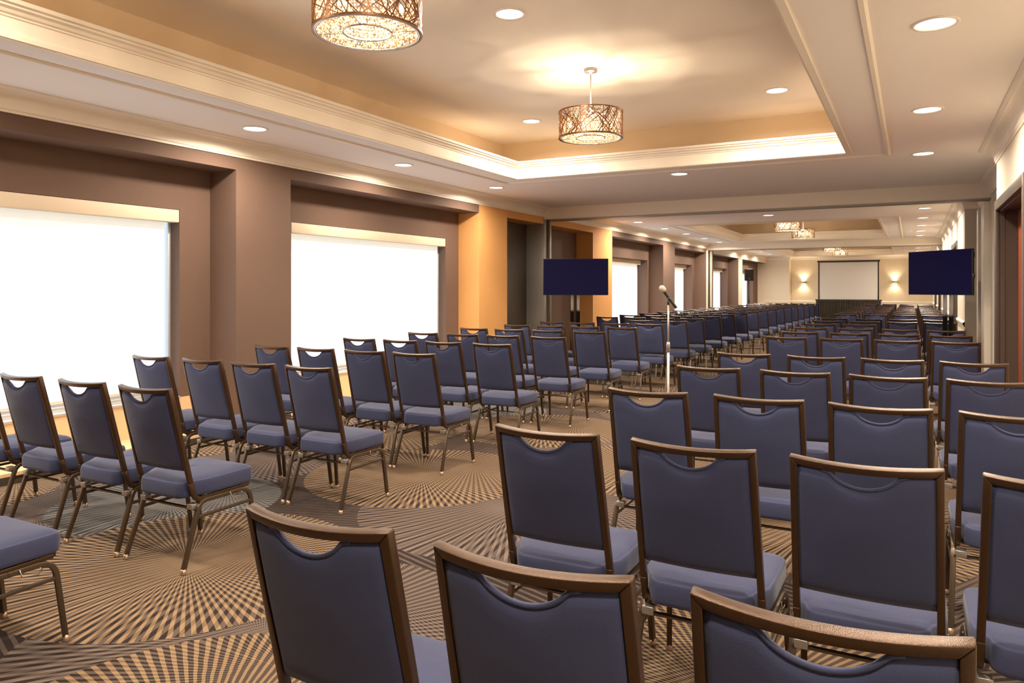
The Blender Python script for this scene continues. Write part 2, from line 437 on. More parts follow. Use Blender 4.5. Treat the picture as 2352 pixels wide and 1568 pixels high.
ordw = ['first','second','','third','fourth','fifth','sixth']
for i,wn in enumerate(wins):
    if wn is None: continue
    y0,y1,sb = wn; n = [0,1,0,2,3,4,5][i]
    xb = XR2-sb
    W = bpy.data.objects.new('window_%d'%(n+1), None); COL.objects.link(W); W.location = (xb-.04,(y0+y1)/2,zb); struct(W, 'wide window behind a lowered blind, %s along the wall' % ordw[i])
    loc = W.location.copy()
    def child(mb, name, m, bevel=0):
        o = mb.build(name, m, W, bevel=bevel); o.location = -loc; return o
    g = MB(); g.box(xb-.052,xb-.046,y0,y1,zb+.03,zt); child(g,'pane',M['glass'])
    fr = MB()
    fr.box(xb-.06,xb-.02,y0,y1,zb,zb+.035)
    fr.box(xb-.06,xb-.02,y0,y1,zt-.04,zt)
    for yy in (y0,(y0+y1)/2-.02,y1-.03): fr.box(xb-.06,xb-.035,yy,yy+.03,zb,zt)
    child(fr,'window_frame',M['sill'],.003)
    sl = MB(); sl.box(xb-.02,XR2+.012,y0,y1,zb-.012,zb+.012); sl.box(xb-.02,xb+.03,y0,y1,zb+.012,zb+.052); sl.box(xb+.0,xb+.015,y0,y1,zb+.052,zb+.085)
    child(sl,'window_sill',M['sill'],.003)
    # the roller blind is a thing of its own
    lab = ['glowing white roller blind with cream valance filling the nearest, largest window',
           'glowing white roller blind between the taupe pillar and the first orange pillar','',
           'white roller blind just past the orange pillar, behind the wall of chairs',
           'narrow-looking white roller blind in the bay before the second partition',
           'white roller blind in the first bay beyond the second partition',
           'white roller blind behind the loudspeaker on its pole'][i]
    B = thing('roller_blind', lab, 'window blind', (xb,(y0+y1)/2,zt-.11), group='roller blinds along the window wall')
    bl = B.location.copy()
    v = MB(); m_ = .03 if sb < .1 else .10
    v.box(xb-.01,XR2-.0 if sb<.1 else xb+.09,y0+.004,y1-.004 if sb<.1 else y1-.12,zt-.122,zt-.004)
    o = v.build('valance', M['valance'], B, bevel=.004); o.location = -bl
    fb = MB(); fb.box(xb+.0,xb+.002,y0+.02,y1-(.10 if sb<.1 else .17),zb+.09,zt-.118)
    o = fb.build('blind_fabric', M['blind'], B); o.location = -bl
    hb = MB(); hb.box(xb-.006,xb+.010,y0+.02,y1-(.10 if sb<.1 else .17),zb+.078,zb+.10)
    o = hb.build('hem_bar', M['valance'], B, bevel=.003); o.location = -bl

# storage doors and partition posts in the plain bay beside the first beam
p = MB(); p.box(XR2,XR2+.03,10.62,11.93,.0,ZS-.01)
o = struct(p.build('door_9', M['wooddark'], bevel=.004), 'dark closet panel in the bay beside the orange pillar')
o.name = 'door_4'
for (x0,x1,y0,y1,m) in ((XR2,XL+.02,11.93,12.05,'shelltrim'),(XL-.02,XL+.05,12.05,12.12,'wooddark'),(XR2+.05,XL+.03,12.12,12.2,'shelltrim')):
    p = MB(); p.box(x0,x1,y0,y1,0,ZBEAM)
    struct(p.build('trim_%d'%ti, M[m], bevel=.004), 'metal partition jamb under the near beam'); ti += 1
for (x0,x1,y0,y1,m) in ((XL-.1,XL+.04,23.88,23.98,'cream'),(XL,XL+.07,23.98,24.12,'darkkick'),(XL,XL+.1,24.12,24.3,'cream')):
    p = MB(); p.box(x0,x1,y0,y1,0,ZBEAM)
    struct(p.build('trim_%d'%ti, M[m], bevel=.004), 'partition jamb under the far beam'); ti += 1
# ------------------------------------------------------------------ end walls
e = MB(); e.quad((-4.79,YE,0),(XW2+.1,YE,0),(XW2+.1,YE,Z1),(-4.79,YE,Z1))
struct(e.build('wall_back', M['backwall']), 'warm cream end wall behind the projection screen')
e = MB(); e.quad((-6.4,YS,0),(2,YS,0),(2,YS,Z1),(-6.4,YS,Z1))
struct(e.build('wall_front', M['taupe']))
rail = [(0,.80),(.014,.80),(.018,.83),(.03,.85),(.03,.875),(.016,.885),(.016,.90),(0,.90)]
struct(path_sweep([(XW2,YE),(-4.79,YE),(-4.79,35.0),(-5.9,35.0)], rail).build('trim_%d'%ti, M['trimw']), 'white chair rail across the end wall'); ti += 1
# wainscot below the rail is lighter
e = MB(); e.box(-4.785,XW2,YE-.008,YE-.002,.12,.80)
struct(e.build('trim_%d'%ti, M['trimw']), 'white wainscot under the chair rail of the end wall'); ti += 1

# ------------------------------------------------------------------ door-side wall
r = MB()
plane_with_holes(r, lambda y,z:(XW1,y,z), YS,9.04,0,Z1,[(6.9,8.93,-.01,2.22)])
r.quad((XW1,9.04,0),(XW1b,9.04,0),(XW1b,9.04,Z1),(XW1,9.04,Z1))
r.m = 1
r.quad((XW1b,9.04,0),(XW1b,13.1,0),(XW1b,13.1,Z1),(XW1b,9.04,Z1))
r.quad((XW1b,13.1,2.51),(XW1b,14.0,2.51),(XW1b,14.0,Z1),(XW1b,13.1,Z1))
r.quad((XW1b,13.1,2.51),(XW1b,14.0,2.51),(1.6,14.0,2.51),(1.6,13.1,2.51))
r.quad((XW1b,13.1,0),(1.6,13.1,0),(1.6,13.1,2.51),(XW1b,13.1,2.51))
r.quad((1.6,13.1,0),(1.6,14.0,0),(1.6,14.0,2.51),(1.6,13.1,2.51))
r.quad((XW2,14.0,0),(1.6,14.0,0),(1.6,14.0,Z1),(XW2,14.0,Z1))
r.m = 2
plane_with_holes(r, lambda y,z:(XW2,y,z), 14.0,YE,0,Z1,[(16.2,18.0,-.01,2.23),(25.0,26.4,-.01,2.3),(29.0,30.8,-.01,2.23)])
struct(r.build('wall_right', None, mats=[M['cream'],M['greywall'],M['cream']]), 'cream door-side wall stepping back beside the near beam')
rr = [(0,.82),(.014,.82),(.018,.84),(.03,.86),(.03,.88),(.016,.89),(0,.90)]
for a,b_ in ((14.0,16.08),(18.12,24.0),(26.5,28.9),(30.9,YE)):
    struct(path_sweep([(XW2,a),(XW2,b_)], rr).build('trim_%d'%ti, M['trimw']), 'white chair rail on the door-side wall'); ti += 1
    p = MB(); p.box(XW2-.016,XW2,a,b_,0,.14); struct(p.build('baseboard_right', M['trimw'], bevel=.003))
p = MB(); p.box(XW1b-.012,XW1b,9.06,11.2,0,.14); struct(p.build('baseboard_right', M['trimw'], bevel=.003))
# partition pocket strips
for (x0,x1,y0,y1,m) in ((XW1b-.05,XW1b,11.25,11.5,'greywall'),(XW1b-.09,XW1b-.0,11.96,12.4,'trimw'),(XW1b-.07,XW1b,12.55,12.75,'shelltrim'),(XW1b-.10,XW1b,12.85,13.1,'trimw')):
    p = MB(); p.box(x0,x1,y0,y1,0,2.60)
    struct(p.build('trim_%d'%ti, M[m], bevel=.004), 'vertical partition pocket jamb beside the near beam'); ti += 1
def door(n, xw, y0, y1, zt_, depth, label, leafmat):
    D = bpy.data.objects.new('door_%d'%n, None); COL.objects.link(D); D.location = (xw,(y0+y1)/2,0); struct(D, label)
    loc = D.location.copy()
    cs = MB(); c_ = .10
    for a,b_ in ((y0-c_,y0),(y1,y1+c_)):
        cs.box(xw-.022,xw+.02,a,b_,0,zt_+c_)
    cs.box(xw-.022,xw+.02,y0,y1,zt_,zt_+c_)
    o = cs.build('casing', M['wooddark'], D, bevel=.005); o.location = -loc
    jb = MB(); jb.box(xw+.02,xw+.06,y0-.02,y0+.012,0,zt_+.02); jb.box(xw+.02,xw+depth+.05,y0-.02,y0+.0,0,zt_+.02)
    jb.box(xw+.02,xw+.06,y1-.012,y1+.02,0,zt_+.02); jb.box(xw+.02,xw+depth+.05,y1-.0,y1+.02,0,zt_+.02)
    jb.box(xw+.02,xw+depth+.05,y0,y1,zt_,zt_+.02); jb.box(xw+.02,xw+.06,y0,y1,zt_-.012,zt_)
    o = jb.build('jamb', M['wooddark'], D); o.location = -loc
    ym = (y0+y1)/2
    for k,(a,b_) in enumerate(((y0+.004,ym-.002),(ym+.002,y1-.004))):
        lf = MB(); lf.box(xw+depth,xw+depth+.045,a,b_,.008,zt_-.004)
        o = lf.build('door_leaf', leafmat, D, bevel=.004); o.location = -loc
        hd = MB(); yy = ym-.08 if k == 0 else ym+.08
        hd.tube([(xw+depth-.002,yy,1.0),(xw+depth-.05,yy,1.0),(xw+depth-.05,yy+(-.1 if k==0 else .1),1.0)], .009, n=8)
        h = hd.build('door_handle', M['steel'], o, smooth=True)
door(1, XW1, 6.9, 8.93, 2.22, .17, 'recessed red-brown double door in a dark bronze casing', M['doorred'])
door(2, XW2, 16.2, 18.0, 2.23, .12, 'door in a dark casing beyond the near beam, behind the angled screen', M['doorred'])
door(3, XW2, 25.0, 26.4, 2.30, .12, 'dark-cased door just beyond the far beam', M['wooddark'])
door(5, XW2, 29.0, 30.8, 2.23, .12, 'dark-cased door close to the end wall', M['doorred'])

# ------------------------------------------------------------------ recessed downlights
light_data = {}
def lamp(kind, name, energy, col, loc, size=.08, **k):
    key = (kind, name)
    if key not in light_data:
        d = bpy.data.lights.new(name, kind); d.energy = energy; d.color = col
        if kind == 'AREA': d.shape = 'DISK'; d.size = size; d.spread = k.get('spread', pi)
        else: d.shadow_soft_size = size
        if kind == 'SPOT': d.spot_size = k.get('spot', 2.4); d.spot_blend = k.get('blend', .8)
        light_data[key] = d
    o = bpy.data.objects.new(name, light_data[key]); COL.objects.link(o); o.location = loc
    return o
DL0 = None
WARM = (1,.84,.66)
def downlight(x, y, z, label, group, e='downlight_lamp', energy=46):
    if y > 13: e, energy = 'downlight_lamp_far', 54
    global DL0
    if DL0 is None:
        t = thing('downlight', label, 'ceiling light', (x,y,z), group=group)
        rg = MB(); rg.lathe([(.096,.0),(.100,-.008),(.112,-.010),(.120,-.003),(.120,.0)], 40, cap=False)
        rg.build('trim_ring', M['ring'], t, smooth=True)
        ln = MB(); ln.lathe([(.0005,-.002),(.097,-.002),(.0972,-.0008)], 40, cap=False)
        ln.build('lens', M['lens'], t)
        DL0 = t
    else: t = dup(DL0, (x,y,z), 0, label, group)
    lamp('AREA', e, energy, WARM, (x,y,z-.012), .19, spread=radians(165))
    return t
spots = []
NW = ['nearest','second','third','fourth','fifth','sixth','seventh']
for k,y in enumerate((4.79,7.01,9.21)): spots.append((-5.22,y,Z1,'round ceiling downlight over the window side of the near room, %s from the near end' % ['first','second','third'][k],'window-side downlights of the near room'))
for k,y in enumerate((4.65,6.86,9.06)): spots.append((.115,y,Z1,'round ceiling downlight by the door-side wall of the near room, %s from the near end' % ['first','second','third'][k],'door-side downlights of the near room'))
spots.append((-2.57,9.21,Z1,'lone round downlight between the near coffer and the near beam','downlights of the near room'))
for x,y,l in ((-2.59,4.77,'round downlight midway between the two chandeliers of the near coffer'),(-4.02,7.95,'round downlight in the near coffer corner closest to the windows'),(-1.20,7.90,'round downlight in the near coffer corner closest to the doors')):
    spots.append((x,y,Z2,l,'downlights inside the near coffer'))
spots.append((-2.47,15.2,Z1,'lone round downlight just beyond the near beam, before the second coffer','downlights of the middle room'))
for k,y in enumerate((15.46,17.43,19.37,21.32,23.21)): spots.append((-5.22,y,Z1,'middle-room ceiling downlight on the window side, %s beyond the near beam' % ['first','second','third','fourth','fifth'][k],'window-side downlights of the middle room'))
for k,y in enumerate((15.2,17.25,19.3,21.15,22.9)): spots.append((.21,y,Z1,'middle-room ceiling downlight on the door side, %s beyond the near beam' % ['first','second','third','fourth','fifth'][k],'door-side downlights of the middle room'))
for k,y in enumerate((28.1,30.1,32.3)): spots.append((-5.18,y,Z1,'far-room ceiling downlight on the window side, %s beyond the far beam' % ['first','second','third'][k],'window-side downlights of the far room'))
for k,y in enumerate((27.6,29.9,32.3)): spots.append((.21,y,Z1,'far-room ceiling downlight on the door side, %s beyond the far beam' % ['first','second','third'][k],'door-side downlights of the far room'))
for s_ in spots: downlight(*s_)
# added lamps without fixtures, out of view around the camera, extending the rows for light
for x,y,z in ((-5.22,.4,Z1),(-5.22,1.9,Z1),(.115,.2,Z1),(.115,2.45,Z1),(-4.0,1.6,Z2),(-1.2,1.6,Z2)):
    lamp('AREA','downlight_lamp',46,WARM,(x,y,z-.012),.19,spread=radians(165))

# ------------------------------------------------------------------ chandeliers
def ribbon(mb, R, a0, z0, a1, z1, w, th=.003):
    n = max(3, int(abs(a1-a0)*R/.03)+1)
    dx = (a1-a0)*R; dz = z1-z0; l = sqrt(dx*dx+dz*dz); px, pz = -dz/l*w/2, dx/l*w/2
    rings = []
    for i in range(n+1):
        t = i/n; a = a0+(a1-a0)*t; z = z0+dz*t
        r = []
        for sg, rr in ((1,R),(1,R+th),(-1,R+th),(-1,R)):
            aa = a+sg*px/R; zz = min(.121, max(-.121, z+sg*pz)); r.append((rr*cos(aa), rr*sin(aa), zz))
        rings.append(r)
    mb.rings(rings)
def chandelier(loc, label, drop):
    t = thing('chandelier', label, 'chandelier', loc, group='drum chandeliers hung in the coffers')
    R, h = .29, .12
    cn = MB(); cn.lathe([(.0005,drop),(.062,drop),(.064,drop-.012),(.058,drop-.03),(.02,drop-.034),(.012,drop-.05),(.0005,drop-.05)], 32)
    cn.build('canopy', M['steel'], t, smooth=True)
    st = MB(); st.tube([(0,0,drop-.04),(0,0,.09)], .006, n=10); st.build('stem', M['chrome'], t, smooth=True)
    sh = MB(); rnd = random.Random(11)
    for k in range(150):
        a = rnd.uniform(0, 2*pi); da = rnd.uniform(-1.0,1.0); z0,z1 = rnd.choice([(-h,h),(-h,h),(-h,rnd.uniform(-.02,h)),(rnd.uniform(-h,.02),h)])
        ribbon(sh, R+rnd.uniform(-.0015,.0015), a, z0, a+da, z1, rnd.uniform(.0035,.008))
    for z,wd in ((h-.004,.012),(-h+.004,.012)):
        sh.rings([[ (rr*cos(2*pi*j/64), rr*sin(2*pi*j/64), z+dz) for rr,dz in ((R-.003,-wd/2),(R+.006,-wd/2),(R+.006,wd/2),(R-.003,wd/2))] for j in range(64)], cap=False, loop=True)
    sh.build('lamp_shade', M['shade'], t)
    rm = MB()
    for RR in (R-.012,):
        rm.rings([[ (rr*cos(2*pi*j/64), rr*sin(2*pi*j/64), z) for rr,z in ((RR-.008,-h-.002),(RR+.008,-h-.002),(RR+.008,-h+.004),(RR-.008,-h+.004))] for j in range(64)], cap=False, loop=True)
    for RR in (.13,):
        rm.rings([[ (rr*cos(2*pi*j/48), rr*sin(2*pi*j/48), z) for rr,z in ((RR-.004,-h),(RR+.004,-h),(RR+.004,-h+.012),(RR-.004,-h+.012))] for j in range(48)], cap=False, loop=True)
    for k in range(4):
        a = k*pi/2+.4; rm.tube([(.13*cos(a),.13*sin(a),-h+.006),((R-.012)*cos(a),(R-.012)*sin(a),-h+.006)], .003, n=6)
        rm.tube([(0,0,.09),((R-.004)*cos(a),(R-.004)*sin(a),.10)], .004, n=6)
    rm.build('rim', M['rimmetal'], t, smooth=True)
    # crystal strings: an inner drum, an added bead liner glowing behind the lace and strings strung across the bottom
    cb = MB()
    def bead(x,y,z,r):
        cb.add([(x+r,y,z),(x,y+r,z),(x-r,y,z),(x,y-r,z),(x,y,z+r*1.1),(x,y,z-r*1.1)], [(0,1,4),(1,2,4),(2,3,4),(3,0,4),(1,0,5),(2,1,5),(3,2,5),(0,3,5)])
    for j in range(84):
        a = 2*pi*j/104
        for k in range(13):
            if rnd.random() < .22: continue
            bead((R-.022)*cos(a+(k%2)*.03), (R-.022)*sin(a+(k%2)*.03), -h+.012+k*.0175, .0074)
    for j in range(40):
        a = 2*pi*j/40
        for k in range(9): bead(.13*cos(a), .13*sin(a), -h+.01+k*.02, .0075)
    for j in range(520):
        a = rnd.uniform(0,2*pi); q = sqrt(rnd.uniform(.0,.075)); bead(q*cos(a), q*sin(a), -h+.006+rnd.uniform(0,.03), rnd.uniform(.005,.0085))
    o = cb.build('glowing_crystal_beads', M['crystal'], t); o['kind'] = 'stuff'
    for k in range(6):
        a = 2*pi*k/6+.3; x,y = .19*cos(a), .19*sin(a)
        b = MB(); b.lathe([(.0005,-.022),(.010,-.018),(.013,-.005),(.010,.010),(.006,.022),(.0005,.026)], 12, (x,y,0))
        bb = b.build('bulb', M['bulb'], t, smooth=True)
    return t
CH = [(-2.59,3.16,'big drum chandelier cut off by the top of the photo'),(-2.59,6.33,'drum chandelier hanging whole on a thin stem in the near coffer'),
      (-2.59,18.6,'nearer chandelier of the middle coffer, seen in front of its pair'),(-2.59,21.5,'farther chandelier of the middle coffer, seen lower in its pair'),
      (-2.59,29.6,'nearer chandelier of the far coffer in front of the end wall'),(-2.59,33.4,'farther chandelier of the far coffer in front of the end wall')]
c0 = None
for x,y,l in CH:
    if c0 is None: c0 = chandelier((x,y,2.93), l, Z2-2.93)
    else: dup(c0, (x,y,2.93), .7*y, l)
    for k in range(3):
        a = 2*pi*k/3+.3; lamp('POINT','chandelier_lamp', 17, (1,.80,.56), (x+.12*cos(a),y+.12*sin(a),2.95), .012)

# ------------------------------------------------------------------ banquet chair
PHI = atan2(.13,.54)
def bmap(x, s, n):
    """x across, s up along the back, n towards the rear"""
    t = max(0, min(1, s/.35)); bow = .034*t*(1-min(1,(x/.2)**2))
    y0, z0 = -.158, .40
    return (x, y0 - s*sin(PHI) - (n+bow)*cos(PHI), z0 + s*cos(PHI) - (n+bow)*sin(PHI))
SL = .549
def make_chair(detail, label, group):
    t = thing('banquet_chair', label, 'chair', (0,0,0), 0, group)
    # back frame: inverted U with bowed top rail
    b = MB(); wt, tt = .0205, .024
    pts = [(-.199,-.0),(-.190,SL)]
    nx = 12
    outer = [(-.206,.0),(-.2005,SL)] ; 
    # left post, right post, top rail built as strips of sections
    for sg in (-1,1):
        rings = []
        for i in range(7):
            s = SL*i/6; xo = .207-.0065*i/6; xi = xo-wt
            if i == 6: s_o, s_i = SL, SL-.0215
            else: s_o = s_i = s
            rings.append([bmap(sg*xo,s_o,tt/2), bmap(sg*xi,s_i,tt/2), bmap(sg*xi,s_i,-tt/2), bmap(sg*xo,s_o,-tt/2)])
        b.rings(rings)
    rings = []
    for i in range(nx+1):
        x = -.2005+.401*i/nx; xi = max(-.1795, min(.1795, x))
        rings.append([bmap(x,SL,tt/2+.001), bmap(x,SL,-tt/2-.001), bmap(xi,SL-.0215,-tt/2), bmap(xi,SL-.0215,tt/2)])
    b.rings(rings)
    for sg in (-1,1):   # bends into the seat rails
        arc = [Vec(bmap(0,.03,0))]
        arc = [(sg*.1965, bmap(0,.04,0)[1], bmap(0,.04,0)[2]), (sg*.197,-.157,.395)]
        for i in range(1,7):
            a = i/6*(pi/2-.12); r = .045
            arc.append((sg*.198, -.152+r-r*cos(a)*1.0, .39-r*sin(a)*.98))
        arc.append((sg*.20,-.06,.345+.002))
        b.tube(arc, wt, .024, up=(0,-1,0) if False else (0,0,1))
    b.build('back_frame', M['frame'], t, bevel=.0025)
    # padded back with hand hold
    p = MB(); hwf = lambda s: .1868-.0062*s/SL; hw = 1.0; NX, NS = 26, 12
    def top(x):
        c_ = .088
        g = .041*(max(0,1-(x/c_)**2))**.7 if abs(x) < c_ else 0
        sh = .006*max(0, 1-((abs(x)-c_)/.035)) if c_ <= abs(x) < c_+.035 else (.006 if abs(x) < c_ else 0)
        return SL-.0215+.0-g-sh
    s0 = .108
    front, rear = [], []
    for i in range(NX+1):
        x = -hw+2*hw*i/NX; tp = top(x*.183); ex = min(1, (1-abs(x))*.183/.022)
        cf, cr = [], []
        for j in range(NS+1):
            s = s0+(tp-s0)*j/NS; dE = min(s-s0, tp-s); es = min(1, dE/.022)
            k = (max(0,1-(1-ex)**2))**.5*(max(0,1-(1-es)**2))**.5
            X_ = x*hwf(s); cf.append(bmap(X_,s,-(.004+.016*k))); cr.append(bmap(X_,s,.004+.008*k))
        front.append(cf); rear.append(cr)
    V = [v for c_ in front for v in c_]+[v for c_ in rear for v in c_]; O = (NX+1)*(NS+1); F = []
    id_ = lambda i,j,o: o+i*(NS+1)+j
    for i in range(NX):
        for j in range(NS):
            F.append((id_(i,j,0),id_(i+1,j,0),id_(i+1,j+1,0),id_(i,j+1,0))); F.append((id_(i,j,O),id_(i,j+1,O),id_(i+1,j+1,O),id_(i+1,j,O)))
        for j in (0,NS): F.append((id_(i,j,0),id_(i,j,O),id_(i+1,j,O),id_(i+1,j,0)))
    for i in (0,NX):
        for j in range(NS): F.append((id_(i,j,0),id_(i,j+1,0),id_(i,j+1,O),id_(i,j,O)))
    p.add(V, F)
    bk = p.build('backrest', M['fabric'], t, smooth=True)
    if detail:
        q = MB(); pp = [bmap(x, top(x)-.001, .004) for x in [-.112+.224*i/24 for i in range(25)]]
        q.tube(pp, .005, n=8, up=(0,1,0)); q.build('piping', M['fabric'], bk, smooth=True)
    # seat cushion
    s = MB()
    def outline(sc, z, inset=0):
        pts = []
        def arc(cx, cy, r, a0, a1, n=6):
            for i in range(n+1):
                a = a0+(a1-a0)*i/n; pts.append((cx+r*cos(a), cy+r*sin(a)))
        fx, rx, fy, ry = .218, .176, .232, -.205
        arc(fx-.035, fy-.035, .035, 0, pi/2); arc(-fx+.035, fy-.035, .035, pi/2, pi)
        pts.append((-fx,-.02)); pts.append((-fx+.004,-.10)); arc(-rx+.05, ry+.05, .05, pi, 1.5*pi)
        arc(rx-.05, ry+.05, .05, 1.5*pi, 2*pi); pts.append((fx-.004,-.10)); pts.append((fx,-.02))
        cy = .01
        return [(x*sc, cy+(y-cy)*sc, z-.10*max(0,(-y-.12))*(1 if sc > .6 else .3)) for x,y in pts]
    lev = [(.955,.366),(.985,.370),(1.0,.385),(1.0,.425),(.99,.440),(.975,.447),(.968,.446),(.955,.449),(.90,.457),(.75,.464),(.5,.469),(.2,.471),(.02,.471)]
    s.rings([outline(a,z) for a,z in lev])
    s.build('seat', M['fabric'], t, smooth=True)
    sf = MB()
    for sg in (-1,1): sf.tube([(sg*.20,-.10,.350),(sg*.204,.195,.356)], .02, .018)
    sf.box(-.2,.2,.19,.212,.348,.366); sf.box(-.2,.2,-.10,-.08,.345,.362)
    sf.box(-.19,.19,-.08,.19,.362,.370)
    sf.build('seat_frame', M['frame'], t, bevel=.002 if detail else 0)
    for sg in (-1,1):
        for fr in (1,0):
            L_ = MB()
            if fr: pts = [(sg*.209,.02,.337),(sg*.210,.135,.338),(sg*.212,.165,.333),(sg*.214,.188,.318),(sg*.216,.200,.295),(sg*.217,.205,.27),(sg*.226,.234,.022)]
            else: pts = [(sg*.209,.02,.337),(sg*.209,-.085,.338),(sg*.210,-.112,.332),(sg*.212,-.130,.315),(sg*.213,-.140,.292),(sg*.226,-.232,.022)]
            L_.tube(pts, .021, .021)
            lo = L_.build('leg', M['leg'], t, bevel=.002 if detail else 0)
            if detail:
                g = MB(); yy = .235 if fr else -.2335
                g.lathe([(.0005,0),(.013,0),(.0145,.004),(.013,.010),(.0122,.028),(.0005,.028)], 12, (sg*.2265,yy,0))
                g.build('glide', M['glide'], lo, smooth=True)
        x = MB(); x.tube([(sg*.2145,-.150,.262),(sg*.2185,.208,.268)], .013, .016); x.build('stretcher', M['leg'], t, bevel=.0015 if detail else 0)
    x = MB(); x.box(-.212,.212,-.156,-.136,.300,.308); x.box(-.205,.205,.03,.045,.335,.35)
    x.build('crossbar', M['leg'], t)
    if detail:
        for sg in (-1,1):
            q = MB(); q.box(sg*.185-.02,sg*.185+.02,-.166,-.128,.302,.330); q.build('ganging_bracket', M['steel'], t, bevel=.002)
            q = MB(); q.tube([(sg*.222,.06,.345),(sg*.222,.07,.315),(sg*.222,.13,.305),(sg*.222,.145,.32),(sg*.222,.135,.33)], .0025, n=6)
            q.build('ganging_hook', M['steel'], t, smooth=True)
    return t

ordn = ['','first','second','third','fourth','fifth','sixth','seventh','eighth','ninth','tenth','eleventh','twelfth','thirteenth','fourteenth','fifteenth','sixteenth','seventeenth','eighteenth','nineteenth','twentieth','twenty-first','twenty-second','twenty-third','twenty-fourth']
seatn = {1:'seat on the aisle',2:'second seat from aisle',3:'third seat from aisle',4:'seat farthest from aisle'}
BY = .285      # top rail is this far behind the chair's origin
chairs = []    # x, y(back), rot, block, row, seat-from-aisle
LX = {4:-4.93,3:-4.40,2:-3.87,1:-3.35}
chairs += [(-3.25,1.27,0,'w',1,1),(-3.80,1.29,0,'w',1,2)]
for k,x in zip((4,3,2,1),(-5.10,-4.54,-3.96,-3.43)): chairs.append((x,2.43,0,'w',2,k))
for r_,(y,xs) in enumerate([(3.57,(-4.97,-4.41,-3.91,-3.41)),(4.70,(-4.92,-4.41,-3.89,-3.40)),(5.83,(-4.89,-4.38,-3.88,-3.35)),(6.95,(-4.90,-4.37,-3.86,-3.32)),
                       (8.05,(-4.89,-4.38,-3.85,-3.31)),(9.09,(-4.82,-4.31,-3.80,-3.29)),(10.17,(-4.79,-4.30,-3.77,-3.27))]):
    for k,x in zip((4,3,2,1),xs): chairs.append((x,y,random.uniform(-.008,.012),'w',3+r_,k))
chairs += [(-3.77,11.30,.0,'w',10,2),(-3.22,11.27,.04,'w',10,1)]
for q in range(14):
    y = 12.42+1.112*q; xr = -3.25+.0245*q
    for k in (4,3,2,1): chairs.append((xr-.505*(k-1)+0, y+random.uniform(-.012,.012), random.uniform(-.01,.01),'w',11+q,k))
RXs = {1:-1.14,2:-.62,3:-.12,4:.37}
for r_,y in enumerate((1.22,2.36,3.52,4.74,5.88)):
    for k in (1,2,3,4):
        if r_ == 0 and k == 4: continue
        chairs.append((RXs[k], y+random.uniform(-.008,.008), random.uniform(-.006,.008) if r_ else .02,'d',1+r_,k))
for r_,y in enumerate((8.10,9.17,10.27)):
    for k in (1,2,3,4): chairs.append((RXs[k], y+random.uniform(-.008,.008), random.uniform(-.008,.012),'d',6+r_,k))
chairs += [(-1.14,11.35,.0,'d',9,1),(-.64,11.42,.02,'d',9,2)]
for r_,y in enumerate((12.5,13.65)):
    for k in (1,2,3,4): chairs.append((RXs[k], y, random.uniform(-.008,.008),'d',10+r_,k))
for r_,y in enumerate([16.0+1.12*j for j in range(7)]+[24.9,26.0,27.1]):
    for k in (1,2,3,4): chairs.append((RXs[k]-.02*r_*0, y+random.uniform(-.008,.008), random.uniform(-.008,.008),'d',12+r_,k))
cache = {}
for (x,y,rot,blk,row,k) in chairs:
    near = y < 9.5
    lab = 'blue banquet chair in the %s block, %s row from near end, %s' % ('window-side' if blk == 'w' else 'door-side', ordn[row], seatn[k])
    grp = 'banquet chairs in the %s block' % ('window-side' if blk == 'w' else 'door-side')
    cy = y + BY*cos(rot); cx = x - BY*sin(rot)
    if near not in cache:
        t = make_chair(near, lab, grp); t.location = (cx,cy,0); t.rotation_euler = (0,0,rot); cache[near] = t
    else: dup(cache[near], (cx,cy,0), rot, lab, grp)

# ------------------------------------------------------------------ flat screens on stands
def display(cx, cy, zc, ang, label_tv, label_st, w_=1.105, h_=.622, knob=False):
    """ang = rotation about z of the screen; screen faces local -y"""
    tv = thing('flat_screen', label_tv, 'television', (cx,cy,zc), ang, 'blank flat screens on poles')
    b = MB(); b.box(-w_/2,w_/2,0,.035,-h_/2,h_/2); b.box(-.30,.30,.035,.065,-.22,.20); b.build('bezel', M['black'], tv, bevel=.003)
    s = MB(); s.box(-w_/2+.008,w_/2-.008,-.002,.001,-h_/2+.010,h_/2-.008); s.build('screen', M['tvglass'], tv)
    if knob:
      m = MB(); m.box(w_/2,w_/2+.012,.01,.03,.19,.26); m.lathe([(.0005,-.03),(.018,-.03),(.022,0),(.018,.03),(.0005,.03)], 12, (w_/2-.004,.02,-.05)); m.build('side_knob', M['black'], tv, smooth=False)
    st = thing('display_stand', label_st, 'tv stand', (cx-sin(ang)*.16,cy+cos(ang)*.16,0), ang, 'chrome and black display stands')
    for sg in (-1,1):
        x = sg*.052
        p = MB(); p.lathe([(.0005,1.0),(.026,1.0),(.026,zc+.2),(.0005,zc+.2)], 20, (x,0,0)); p.build('pole', M['chrome'], st, smooth=True)
        q = MB(); q.lathe([(.0005,.06),(.031,.06),(.031,1.03),(.036,1.03),(.036,1.06),(.0005,1.06)], 20, (x,0,0)); q.build('lower_tube', M['black'], st, smooth=True)
    pl = MB(); pl.box(-.20,.20,-.088,-.02,zc-.14,zc+.14); pl.build('mount_plate', M['black'], st, bevel=.003)
    bs = MB(); bs.box(-.33,.33,-.2,.2,.05,.075); bs.build('base', M['black'], st, bevel=.005)
    for sx in (-.28,.28):
        for sy in (-.15,.15):
            c_ = MB(); c_.tube([(sx-.012,sy,.025),(sx+.012,sy,.025)], .025, n=16, up=(0,0,1)); c_.build('caster', M['black'], st, smooth=False)
display(-5.02,11.60,1.632,radians(26.5),'blank flat screen facing the room in front of the orange bay','twin-pole stand holding the screen beside the window-side chairs')
display(.337,11.915,1.655,radians(-47.5),'blank flat screen turned at an angle beside the door-side wall','twin-pole stand holding the angled screen by the door-side wall', knob=True)

